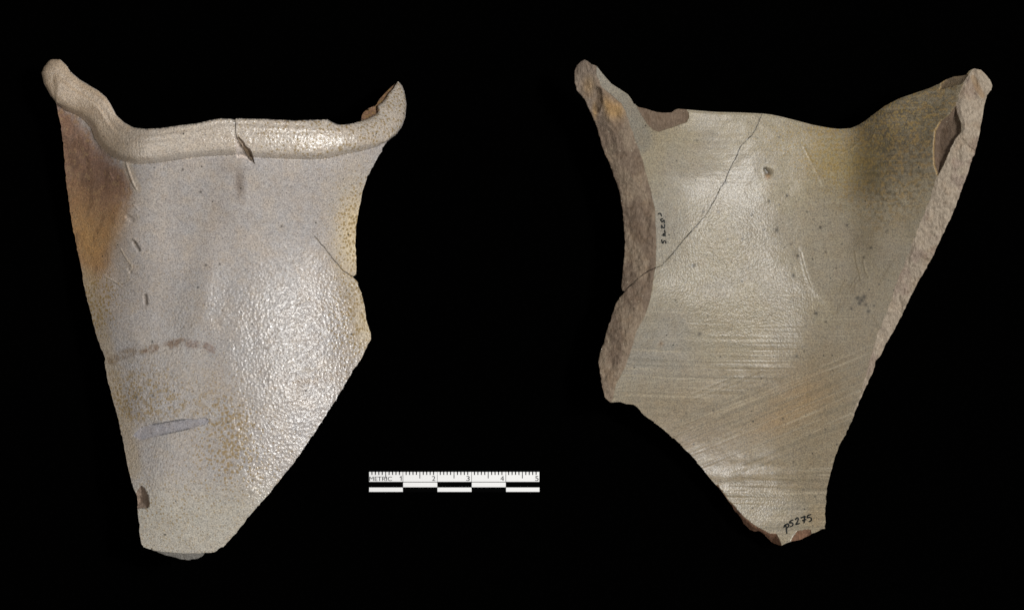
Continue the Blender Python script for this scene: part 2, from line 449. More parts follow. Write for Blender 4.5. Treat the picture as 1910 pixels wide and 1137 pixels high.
def heights1(g, ctx):
    C = [(82,140,1.5),(105,125,1.75),(110,175,1.75),(150,165,2.1),(190,190,2.5),(150,225,1.85),(205,240,2.5),(240,270,3.15),(300,268,3.75),(360,262,3.95),(440,255,4.0),(530,258,3.95),(610,262,3.75),(670,255,3.3),(715,235,2.6),(745,205,1.9),(743,165,1.5),
     (120,330,1.15),(150,330,1.55),(185,330,2.1),(225,330,2.85),(250,335,3.25),(330,330,3.72),(440,330,3.88),(550,330,3.80),(630,325,3.48),(680,315,3.0),
     (140,450,1.2),(170,450,1.7),(205,450,2.35),(240,450,2.95),(280,450,3.3),(340,450,3.52),(400,450,3.7),(480,450,3.7),(570,450,3.45),(620,450,3.1),(650,440,2.75),(660,440,2.6),
     (172,600,1.45),(210,600,2.1),(260,600,2.75),(320,600,3.25),(380,600,3.6),(460,600,3.78),(550,600,3.6),(620,600,3.25),(665,600,2.85),(685,610,2.6),
     (215,750,1.6),(260,750,2.3),(320,750,2.95),(380,750,3.38),(450,750,3.62),(520,750,3.6),(580,750,3.4),(615,755,3.2),
     (245,900,1.65),(290,900,2.2),(350,900,2.7),(420,900,3.05),(470,900,3.12),(510,900,3.02),
     (268,1010,1.45),(330,1020,1.9),(400,1020,2.3),(440,980,2.62)]
    C = [(x, y, q + float(np.interp(y, [280, 330, 450, 550, 650, 750, 850, 930, 1020], [0, -.03, -.20, -.24, -.10, .08, .38, .60, .85]))) for x, y, q in C]
    z = tps(C, g.X, g.Y)
    X, Y = g.X, g.Y
    inr = g.inside(RIM1); inn = g.inside(INNER1)
    dl = g.dist(CREASE1, 120)[0]
    top = [p for p in TOP1 if not (672 < p[0] < 742 and p[1] < 228)]
    i = [k for k, p in enumerate(top) if p[0] > 742][0]
    top = top[:i] + [(684,223),(697,216),(706,210),(705,197),(712,193),(719,185),(727,172),(736,162)] + top[i:]
    dt = g.dist(top + [(104,191)] if False else [(104,191),(93,176),(82,156)] + top, 120)[0]
    s = dl / np.maximum(dl + dt, 1e-6); s = np.clip(s, 0, 1)
    plo = np.maximum(1 - np.abs(1 - 2 * s) ** 3.6, 0) ** .75
    phi_ = np.maximum(1 - np.abs(2 * s - 1) ** 2.6, 0) ** .6
    mid = sstep(215, 290, X) * (1 - sstep(640, 700, X))
    phi_ = phi_ * (1 - mid) + mid * (1 - .45 * np.abs(2 * s - 1) ** 2.6)
    rim = .24 * np.where(s < .5, plo, phi_)
    # throwing lines along the upper part of the rim
    rim = rim + .0075 * np.sin(s * 34 + 2 * vnoise(X / 60, Y / 60, 1)) * sstep(215, 290, X) * (.35 + sstep(.5, .65, s)) * (1 - .7 * sstep(500, 620, X)) * sstep(.08, .2, s)
    # upper lip facet on the left arm
    rim = rim - .05 * sstep(.58, .72, s) * sstep(270, 200, X) * sstep(1., .6, s)
    z = z + np.where(inr & ~inn, rim - .03, 0)
    # hollow just below the rim
    z = z - np.where(~inr, .05 * np.exp(-(dl / 20.0) ** 2), .05 * (1 - sstep(0, 12, dl)))
    z = z - np.where(inn, .20 + .012 * g.dist([(684,223),(697,216),(706,210),(705,197),(712,193),(719,185),(727,172),(738,158)], 60)[0], 0)
    # facets and finger marks of the neck
    z = z - .05 * g.blob(446, 345, 10, 26, 0) - .07 * g.blob(425, 420, 45, 100, 0)
    z = z + .11 * g.blob(376, 545, 26, 100, 12) + .05 * g.blob(440, 380, 22, 60, 0) - .12 * g.blob(325, 420, 45, 90) - .06 * g.blob(310, 590, 40, 60) + .04 * g.blob(470, 420, 30, 100)
    z = z + .05 * (fbm(X / 70, Y / 90, 2) - .5) + .03 * (fbm(X / 28, Y / 28, 4) - .5)
    # smears of clay, small ridges, pits
    R = .028
    for path, wd, a in [([(236,306),(241,322),(247,340),(254,352)], 4, .05), ([(249,382),(258,391)], 3, .03), ([(256,400),(258,406)], 3, .03), ([(226,465),(232,476),(240,488),(246,496)], 3, .035),
                        ([(246,492),(246,500),(242,506),(236,508)], 3, .03), ([(240,512),(238,522),(232,528),(226,528)], 3, .03), ([(196,516),(207,521),(219,528),(227,535)], 3, .035),
                        ([(204,322),(210,334)], 2.5, .03), ([(249,446),(254,452)], 4, .03), ([(522,370),(560,412)], 2.2, .02), ([(434,289),(446,294),(462,299),(472,304)], 2, .03),
                        ([(244,770),(262,766),(278,776)], 4, .02), ([(380,795),(390,780),(391,770)], 2, .03), ([(391,765),(397,772),(401,780)], 2.2, .02)]:
        z = z + .95 * a * g.stroke(path, wd * .6)
    z = z - .09 * g.stroke([(251,452),(254,458),(259,466)], 4.5) - .09 * g.stroke([(271,552),(272,566)], 5) - .05 * g.stroke([(238,404),(246,410)], 6)
    z = z - .03 * g.stroke([(240,503),(244,509)], 3.5) - .03 * g.blob(467, 921, 4) + .05 * g.blob(470, 915, 6)
    # scars
    d = g.dist(HOLE1, 20, True)[0]; z = z - np.where(g.inside(HOLE1), .03 + .015 * np.minimum(d, 5) + .07 * fbm(X / 5, Y / 5, 3), 0)
    d = g.dist(FLAKE1, 20, True)[0]; z = z - np.where(g.inside(FLAKE1), .04 + .004 * np.minimum(d, 10), 0)
    d = g.dist(SCAR1, 20, True)[0]; z = z - np.where(g.inside(SCAR1), .010 + .004 * np.minimum(d, 6) - .012 * (vnoise(X / 16, Y / 9, 2) > .55), 0)
    d = g.dist(NOTCH1, 30, True)[0]; z = z - np.where(g.inside(NOTCH1), .05 + .018 * np.minimum(d, 22) + .05 * fbm(X / 7, Y / 7, 2), 0)
    d = g.dist([(285,1026),(304,1028),(325.5,1030),(346.6,1031.7),(368,1031.7),(381.5,1030)], 40)[0]
    z = z - np.where(g.inside(FOOT1), .02 * d + .04 * fbm(X / 6, Y / 6, 1), 0)
    # relief of the salt glaze: shallow pits, strongest at the lower right
    ctx['peel'] = np.clip(.30 + .75 * g.blob(560, 740, 170, 210, 30) + .6 * g.blob(450, 620, 150, 170) + .4 * g.blob(480, 880, 110, 80) + .3 * g.blob(510, 500, 60, 60)
                          + .34 * inr * sstep(200, 280, X) - .5 * g.blob(330, 400, 120, 120) - .1 * sstep(940, 1000, Y), .05, 1)
    pl = ctx['peel']
    z = z + .006 * pl * (vnoise(X / 6.5 + Y / 40, Y / 6.0, 5) - .5) * (1 - ctx_inside(g, [HOLE1, FLAKE1, SCAR1, NOTCH1, FOOT1]))
    return z

def ctx_inside(g, polys):
    m = np.zeros(g.X.shape)
    for p in polys: m = np.maximum(m, g.inside(p))
    return m

def paint1(g, ctx):
    X, Y = g.X, g.Y
    n1 = fbm(X / 60, Y / 60, 1); n2 = fbm(X / 25, Y / 25, 3)
    c = np.zeros(X.shape + (3,)) + np.array([.405, .378, .362])
    c = mixc(c, (.39, .375, .372), sstep(.4, .7, n1) * .6)
    c = mixc(c, (.45, .395, .34), sstep(.45, .75, n2) * .4)
    # warm greyish white towards the lower end
    c = mixc(c, (.49, .465, .40), sstep(860, 960, Y) * .8)
    inr = g.inside(RIM1)
    c = mixc(c, (.56, .50, .43), inr * .9)
    c = mixc(c, (.50, .39, .28), inr * sstep(310, 170, X) * .85)
    # the iron-brown flank on the left
    br = g.soft([(95,180),(140,215),(172,255),(188,282),(225,310),(238,330),(246,352),(236,380),(222,410),(212,440),(203,470),(198,500),(176,512),(150,500),(120,440),(100,300)], 18)
    n3 = fbm(X / 9, Y / 34, 5, 3); n4 = fbm(X / 5, Y / 6, 2, 2)
    br = np.clip(br + (n2 - .5) * .35 * (br > .02) + (n4 - .5) * .5 * (br > .05) * (br < .95), 0, 1) * ~inr
    c = mixc(c, (.26, .148, .095), br * .93)
    c = mixc(c, (.165, .10, .08), br * g.blob(190, 290, 40, 65) * .65)  # shade below the rim, painted into the brown
    c = mixc(c, (.62, .37, .14), (g.blob(160, 450, 42, 90, -12) + .55 * g.blob(215, 420, 26, 50, 20)) * .62 * ~inr)
    c = mixc(c, (.48, .40, .30), g.stroke([(236,306),(246,330),(256,352)], 12) * .5 * ~inr)
    c = mixc(c, (.13, .078, .05), br * sstep(.5, .72, n3) * .5)
    c = mixc(c, (.40, .27, .15), br * sstep(.55, .75, n4) * .45)
    # ochre at both edges; the lit brightness of the right break is painted in
    c = mixc(c, (.78, .64, .40), np.clip(g.blob(662, 440, 36, 90) + .8 * g.blob(684, 600, 26, 60), 0, 1) * .75)
    c = mixc(c, (.42, .33, .20), g.stroke([(158,520),(180,605),(200,690),(222,780),(245,870)], 30) * .5)
    n6 = fbm(X / 6, Y / 5.2, 4, 2)
    c = mixc(c, (.27, .18, .055), sstep(.57, .66, n6) * .72 * np.clip(g.blob(290, 760, 90, 26, -8) + g.blob(430, 800, 34, 70, -20) + .6 * g.blob(260, 700, 70, 30) + .6 * g.blob(660, 560, 40, 90) + .45 * g.blob(180, 570, 26, 60) + .5 * g.blob(600, 700, 60, 26), 0, 1))
    # darker smudges and specks, then painted shading of facets, pits and ridges
    n7 = .45 + .55 * sstep(.36, .56, n4)
    c = mixc(c, (.20, .14, .085), n7 * g.stroke([(208,672),(232,660),(250,654),(268,652)], 12) * .7 * sstep(.3, .6, n2 + .15))
    c = mixc(c, (.19, .12, .075), n7 * g.stroke([(272,652),(300,648),(318,642),(340,637)], 11) * .85 * sstep(.38, .55, vnoise(X / 13, Y / 9, 2)))
    c = mixc(c, (.20, .13, .10), n7 * (g.stroke([(352,640),(368,643)], 11) + g.stroke([(385,645),(396,652)], 10)) * .7)
    c = mixc(c, (.17, .13, .10), g.blob(446, 345, 9, 28) * .75 + g.blob(420, 310, 30, 18) * .3)  # shading of the neck hollows, painted dark
    c = mixc(c, (.24, .20, .165), g.stroke([(388,505),(380,545),(366,590),(352,615)], 16) * .28 + g.blob(400, 400, 26, 80) * .35)  # shaded side of the diagonal ridge and facet, put into the colour
    c = mixc(c, (.25, .18, .12), sstep(.4,.6,vnoise(X / 10, Y / 8, 3)) * (g.blob(545, 715, 22, 10) + g.blob(630, 692, 20, 9) + g.blob(580, 710, 30, 7)) * .6)
    for x, y in [(525, 422), (254, 740), (285, 738), (410, 492), (369, 536), (384, 494), (341, 316), (374, 358), (284, 637), (243, 1003)]:
        c = mixc(c, (.02, .018, .015), g.blob(x, y, 2.2) * .95)
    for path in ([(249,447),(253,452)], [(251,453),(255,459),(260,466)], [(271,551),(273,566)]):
        c = mixc(c, (.12, .10, .08), g.stroke(path, 4) * .5)  # shade inside the small pits, painted on
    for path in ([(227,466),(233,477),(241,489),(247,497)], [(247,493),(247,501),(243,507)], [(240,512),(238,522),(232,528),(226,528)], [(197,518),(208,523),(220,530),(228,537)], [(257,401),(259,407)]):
        c = mixc(c, (.16, .13, .10), g.stroke([(x + 1.2, y + .6) for x, y in path], 2.0) * .6)  # painted shade along one side of each small ridge
        c = mixc(c, (.56, .50, .42), g.stroke([(x - 1.2, y - .6) for x, y in path], 2.2) * .5)  # painted light along the other side
    # scars
    c = mixc(c, (.37, .36, .385), g.inside(SCAR1) * 1.0)
    c = mixc(c, (.18, .18, .19), g.stroke([(285,791),(320,785),(345,782)], 2) + g.stroke([(300,811),(322,806),(352,799)], 2) * .8)
    c = mixc(c, (.19, .14, .095), g.inside(HOLE1) * .95)
    c = mixc(c, (.33, .26, .20), g.inside(HOLE1) * sstep(.5, .6, vnoise(X / 6, Y / 9, 4)))
    c = mixc(c, (.62, .56, .52), g.inside(FLAKE1) * .9)
    c = mixc(c, (.28, .21, .165), g.inside(NOTCH1) * .95)
    c = mixc(c, (.36, .345, .32), g.inside(FOOT1) * 1.0)
    c = mixc(c, (.26, .15, .085), g.inside(INNER1) * .95)
    dc = g.dist(CRACK1, 4)[0]; c = mixc(c, (.10, .08, .06), (1 - sstep(.3, 1.8, dc)) * np.where(Y > 440, .8, np.where(Y < 300, .7, 0)))
    sp = np.clip(.34 + .7 * g.blob(668, 430, 40, 90) + .6 * g.blob(660, 600, 45, 80) + .75 * g.blob(185, 560, 30, 60) + .5 * g.blob(250, 740, 110, 50, -10) + .55 * g.blob(420, 810, 50, 70)
                 + .3 * g.blob(470, 860, 120, 90) + .4 * inr * sstep(300, 620, X) + .3 * g.blob(300, 950, 90, 70) - .3 * g.blob(400, 380, 150, 90), 0, 1)
    sc = ctx_inside(g, [HOLE1, FLAKE1, SCAR1, NOTCH1, FOOT1])
    sp = sp * (1 - sc) * (1 - .6 * br)
    mt = np.clip(sc * .9 + br * .35 + .3 * sstep(900, 1000, Y) + .62 * (1 - sstep(430, 620, Y + .25 * (X - 520))) * (~inr) + .3 * sstep(420, 250, X) * (~inr) + .1 * inr, 0, 1)
    return c, sp, ctx['peel'] * (1 - sc), mt

t1 = empty("pottery_sherd", P3(400, 640, 0))
tag(t1, "grey salt-glazed jug rim sherd lying outer face up, with rolled rim and iron-brown left flank", "pottery sherd", "sherd views on the black cloth")
g1 = Grid(70, 100, 766, 1052, 1.45)
def thick1(g, ctx): return .55 + 0 * g.X
parts1 = [("rolled_rim", RIM1, M_OUT, None), ("rim_interior", INNER1, M_OUT, "brown inside of the rim at its curled right end"),
          ("rim_chip", FLAKE1, M_OUT, "pale flaked patch beside the joint"), ("joint_gap", HOLE1, M_CLAY, "dark brown gap in the glued joint across the rim"),
          ("spall_scar", SCAR1, M_OUT, "long bluish grey scar in the glaze"), ("edge_chip", NOTCH1, M_CLAY, "brown chip in the lower left edge"),
          ("broken_edge", FOOT1, M_CLAY, None)]
objs1, Z1, _ = build_sherd(t1, g1, OUT1, CRACK1, FR1, parts1, heights1, paint1, thick1, M_OUT,
    gap=lambda X, Y: np.clip((1 - sstep(296, 306, Y)) + .9 * sstep(425, 455, Y), 0, 1))

# ================================================================== SHERD 2 : inside of the neck
O2 = [(1071.5,132),(1076,122),(1083,115),(1090.7,111),(1096,114),(1103,119.7),(1112.7,123),(1122.6,136),(1140,156),(1155.6,166),(1171,176),(1177.6,184.6),(1182,193),(1191,200),(1204,202.6),(1224,209),(1237,210.5),(1252,210),
 (1259,205),(1265.5,203),(1292,205.5),(1336,209),(1380,210),(1421.5,212),(1439.6,214),(1458,218),(1489.7,226),(1516,233),(1548,239),(1566,240.7),(1586,239.5),(1600.6,233.8),(1614.6,225),(1634,210),(1650,198),(1678,183.5),(1707,173.6),(1733,165),
 (1753,156),(1764,149),(1779.5,143),(1793,141.7),(1801.5,140),(1808,132),(1817,128),(1830,130.7),(1839,139.5),(1848,151.6),(1851,160),(1849,167),(1841,178),(1835.6,198),(1832,222)]
O2b = [(1832,222),(1826,255),(1819,283.5),(1812.5,299),(1806,321),(1799,339.6),(1780,390),(1769.5,414),(1751,453.4),(1739,480),(1716.5,518),(1706,538),(1702,547),(1679.6,592),(1666.4,618),(1653,639),(1644,660.5),(1632,675),(1632,681.6),(1627,697),
 (1613.7,724),(1604,745),(1598,760),(1583,798.7),(1571,819.7),(1559,846.6),(1553,867.5),(1547,891.4),(1542,910),(1540,941.5),(1539,985.4),(1528.5,988.6),(1516,993.6),(1507,999),(1494.6,1005),(1475.7,1009),(1465.7,1012.5),(1457.5,1017),
 (1450.6,1015),(1442,1012),(1432,1003),(1426.7,996.8),(1415,989.5),(1408,990.5),(1398,986.7),(1388,976.7),(1382.7,966.6),(1376.4,957.8),(1362,938),(1343.6,913),(1313.7,878),(1298.7,858.5),(1272,831.6),(1242,804.7),(1218,785),(1200,773),
 (1190.6,761),(1181.4,754),(1167.7,753),(1156,749),(1138,750),(1129,741.8),(1123,721),(1118.6,689),(1116,675.5),(1118.6,659.5),(1127.7,634),(1132,616),(1140,593),(1147,570),(1156,554),(1166,543),(1161,542),(1158.6,533.7),(1161,510),(1165.4,467.7),
 (1164,425.5),(1162,394),(1157,366),(1149,338.5),(1138,308),(1122.6,272.5),(1111.6,233),(1100.6,209),(1089.6,184.6),(1081,175),(1075,167),(1071.5,154)]
OUT2 = np.vstack([np.array(O2)[:-1], roughen(O2b, .6, 5, False, 11)])
INL = [(1112.7,122),(1113,138),(1122.6,162.6),(1160,193),(1173,222),(1186,261.5),(1199.5,299),(1206,324),(1214,354),(1222.4,389.6),(1224.5,438),(1224.5,467.7),(1223.5,499),(1218,531),(1213,559),(1204,588.6),(1188,618),(1177,655),(1167.7,682),(1156,705),(1148,721),(1143.7,744),(1138,751)]
INL = roughen(INL, .5, 6, False, 21)
INR = [(1815,126),(1808,138),(1799,151.6),(1791.6,171),(1784,193),(1787,215),(1793,231),(1793,246),(1779.5,266),(1768.5,288),(1760,308),(1750,327.5),(1745.7,334.6),(1735,374),(1719,411),(1703.5,450.7),(1687.7,493),(1674,528.6),(1664,557.6),(1650.6,592),(1638.7,618),(1632,642),(1623,671),(1616,700),(1603,742),(1590,775)]
INR = roughen(INR, .8, 6, False, 22)
INB = [(1340,905),(1356,929),(1370,943),(1385,960),(1403,975),(1415.4,983),(1425.5,988),(1438,995),(1449,995),(1452,1000.5),(1457.5,1013),(1459,1020)]
FL2 = np.vstack([INL, [(1120,775),(1090,700),(1050,500),(1050,100),(1100,100)]])
FR2 = np.vstack([INR, [(1650,790),(1900,400),(1900,100)]])
FB2 = np.vstack([INB, [(1440,1040),(1330,980),(1320,905)]])
FE2 = [(1488,990),(1508,986.5),(1513,988),(1514,1000),(1500,1012),(1474,1020),(1477,1007),(1480,1000)]
CHIP2T = [(1184,190),(1190,190),(1220,203),(1250,204),(1266,199),(1280,204),(1285,210),(1286,218),(1281,228.5),(1257,237),(1230,246),(1219,242),(1206,228.5),(1195,211)]
CHIP2R = [(1783,198),(1768.5,217.5),(1753,228.5),(1744,244),(1741,277),(1742,305.5),(1749,328),(1760,308),(1768.5,288),(1779.5,266),(1793,246),(1793,231),(1787,215)]
CHIP2L = [(1753,168),(1756,156),(1764,145),(1779.5,140),(1801.5,136),(1806,140),(1799,151),(1792,158),(1770,163)]
CRACK2 = roughen([(1421,209),(1420,216),(1413,233),(1402,253),(1384,270),(1375.5,288),(1362,314),(1353.5,336),(1343,351.7),(1332,375),(1319.5,396),(1302.6,417),(1279.4,442.4),(1252,476),(1235,495),(1220,500.5),(1205.5,508),(1188.6,520.5),(1167.5,540),(1162,545)], .5, 5, False, 25)
FRG2 = np.vstack([CRACK2, [(1000,560),(1000,60),(1421,60)]])

def heights2(g, ctx):
    C = [(1085,125,2.9),(1110,170,2.85),(1140,175,2.7),(1175,230,2.4),(1200,230,2.2),(1240,235,1.7),(1300,235,1.38),(1420,235,1.2),(1500,250,1.2),(1560,258,1.32),(1600,250,1.75),(1650,225,2.72),(1720,200,3.4),(1780,180,4.0),(1830,170,4.5),
     (1190,330,2.3),(1215,330,2.0),(1250,330,1.7),(1320,330,1.35),(1400,330,1.1),(1480,330,1.05),(1550,330,1.18),(1590,330,1.48),(1640,330,2.32),(1700,330,3.0),(1745,330,3.55),(1790,330,4.1),
     (1200,450,2.1),(1225,450,1.9),(1270,450,1.52),(1330,450,1.2),(1400,450,1.0),(1470,450,.98),(1530,450,1.1),(1580,450,1.38),(1630,450,2.02),(1700,450,2.75),(1740,460,3.2),
     (1215,540,2.0),(1260,550,1.72),(1340,550,1.36),(1420,550,1.10),(1500,545,.98),(1550,555,1.12),(1600,555,1.6),(1660,555,2.15),
     (1190,620,2.15),(1230,620,1.75),(1290,620,1.5),(1360,620,1.27),(1440,620,1.07),(1510,620,1.05),(1570,620,1.4),(1635,620,1.9),
     (1150,740,2.2),(1200,740,1.85),(1270,740,1.5),(1350,740,1.25),(1430,740,1.15),(1510,740,1.25),(1570,740,1.5),(1605,740,1.75),
     (1290,840,1.42),(1350,850,1.28),(1420,850,1.19),(1490,850,1.22),(1555,850,1.5),
     (1360,930,1.26),(1420,930,1.2),(1480,930,1.2),(1540,930,1.38),(1455,1010,1.3),(1530,985,1.4)]
    C = [(x, y, q + float(np.interp(y, [120, 240, 330, 450, 550, 650, 740, 850, 930, 1010], [-.25, -.18, .08, .26, .24, .10, -.10, -.30, -.28, -.12]))) for x, y, q in C]
    z = tps(C, g.X, g.Y); X, Y = g.X, g.Y
    # rim lip thinning at the top
    dt = g.dist(O2, 30)[0]
    z = z - .02 * (1 - sstep(0, 5, dt)) * sstep(1180, 1230, X)
    z = z + .04 * (fbm(X / 80, Y / 60, 2) - .5) + .02 * (fbm(X / 30, Y / 22, 4) - .5)
    # throwing rings and wiping lines: level lines of phi
    phi = Y + .000085 * (X - 1430) ** 2 + 6 * fbm(X / 220, Y / 300, 1)
    al = math.radians(22); U = X * math.cos(al) - Y * math.sin(al); W = X * math.sin(al) + Y * math.cos(al) + 5 * fbm(X / 200, Y / 200, 2)
    def lines(p, q): return vnoise(p / 3.6, q / 170 + 3, 2) - .5 + .45 * (vnoise(p / 8.0, q / 260, 3) - .5) + .8 * (vnoise(p / 2.1, q / 90, 4) - .5)
    diag = sstep(0, 40, (Y - 745) + (X - 1290) * .42) * (1 - sstep(0, 50, (Y - 875) + (X - 1350) * .25)) * sstep(1230, 1290, X - (Y - 740) * .0)
    ctx['diag'] = diag; ctx['W'] = W; ctx['U'] = U
    st_ = lines(phi, X) * (1 - diag) + lines(W, U) * diag * .9
    gate = .12 + .9 * sstep(560, 660, Y) * (1 - .6 * sstep(930, 960, Y)) * np.maximum(sstep(1260, 1420, X), diag) * (1 - .55 * diag) + .12 * sstep(420, 320, Y) * sstep(1230, 1300, X) * sstep(1560, 1480, X)
    gate = gate * (.5 + fbm(X / 90, Y / 50, 5))
    brk = ctx_inside(g, [FL2, FR2, FB2, FE2]); chp = ctx_inside(g, [CHIP2T, CHIP2R, CHIP2L])
    z = z + .0115 * st_ * gate * (1 - brk)
    z = z + .018 * np.sin((phi - 850) / 5.2 + 1.5 * fbm(X / 120, Y / 60, 2)) * g.blob(1440, 895, 130, 38) * (1 - brk)
    for path, wd, a in [([(1289,736),(1330,718),(1370,702)], 2.6, .04), ([(1296,743),(1340,726),(1400,700),(1420,690)], 3.0, .05), ([(1150,723),(1200,716),(1240,709),(1290,708)], 2.6, .02),
                        ([(1150,729),(1250,733),(1296,732)], 2.4, .02), ([(1350,815),(1384,802)], 2.6, .04), ([(1500,465),(1508,510),(1520,535),(1545,562),(1556,575)], 20, -.05),
                        ([(1494,470),(1503,505),(1514,535)], 3, .03), ([(1595,470),(1598,490),(1603,508),(1606,524)], 3, .045), ([(1610,486),(1614,505),(1620,518)], 3, .04), ([(1600,515),(1590,532),(1582,542)], 2.5, .03),
                        ([(1578,522),(1570,536),(1567,550)], 3, .04), ([(1670,485),(1655,507),(1643,524)], 4, .03), ([(1598,528),(1592,545)], 2.5, .03), ([(1628,588),(1636,602),(1640,618)], 3, .03),
                        ([(1500,275),(1515,305),(1535,345),(1560,365)], 4, -.03), ([(1570,285),(1590,276),(1605,262)], 3, .03), ([(1626,262),(1632,244)], 4, .04), ([(1280,601),(1360,603)], 2.4, -.015),
                        ([(1300,532),(1340,534)], 2, -.012), ([(1400,612),(1500,611),(1570,603)], 2.4, -.025), ([(1400,606),(1490,604),(1560,598)], 2, -.02), ([(1400,654),(1500,652)], 2.4, -.02)]:
        z = z + .36 * a * g.stroke(path, wd * .62) * (1 - brk)
    # the breaks slope away from the inner face
    dL = g.dist(INL, 110)[0]; dR = g.dist(INR, 110)[0]; dB = g.dist(INB, 60)[0]
    rgh = .07 * (fbm(X / 9, Y / 26, 3, 4) - .5) + .055 * (fbm(X / 5, Y / 6, 1, 2) - .5)
    rgh = rgh + .22 * np.abs(fbm(X / 34, Y / 52, 5, 2) - .5)
    z = z - np.where(g.inside(FL2), .0140 * dL - rgh * np.minimum(dL / 6, 1) - .10 * np.sin(np.clip(dL / 62, 0, 1) * 3.14) * sstep(200, 260, Y), 0)
    z = z - np.where(g.inside(FR2), .0105 * dR - rgh * 1.1 * np.minimum(dR / 6, 1), 0)
    z = z - np.where(g.inside(FB2), .035 * dB - rgh * np.minimum(dB / 4, 1), 0)
    # horn end: rolled rim section, hollow line between lip and neck
    z = z - .13 * g.stroke([(1116,170),(1118,190),(1113,205)], 8) + .06 * g.blob(1125, 195, 12, 26, -20)
    z = z - .05 * g.stroke([(1795,262),(1805,275),(1815,282)], 5)
    # chips
    for poly, dep, wd in ((CHIP2T, .10, 14), (CHIP2R, .15, 12), (CHIP2L, .06, 8)):
        d = g.dist(poly, 40, True)[0]
        if poly is CHIP2R: d = g.dist([(1783,198),(1768.5,217.5),(1753,228.5),(1744,244),(1741,277),(1742,305.5),(1749,328)], 40)[0]
        z = z - np.where(g.inside(poly) & (brk < .5), .025 + dep * sstep(0, wd, d) + .02 * fbm(X / 9, Y / 9, 2), 0)
    d = g.dist(FE2, 12, True)[0]; z = z - np.where(g.inside(FE2), .03 + .012 * np.minimum(d, 8), 0)
    z = z - .05 * g.blob(1432, 322, 6) - .03 * g.blob(1427, 316, 3)
    ctx['peel'] = np.clip(.18 + .75 * g.blob(1350, 450, 90, 90) + .95 * g.blob(1400, 575, 150, 75) + .5 * g.blob(1420, 940, 70, 40) + .3 * g.blob(1540, 570, 40, 60) + .25 * g.blob(1640, 250, 80, 60), 0, 1) * (1 - chp) * (1 - brk)
    z = z + .004 * ctx['peel'] * (vnoise(X / 4.6, Y / 4.2, 5) - .5)
    ctx['brk'] = brk; ctx['chp'] = chp; ctx['dL'] = dL; ctx['dR'] = dR; ctx['phi'] = phi
    return z

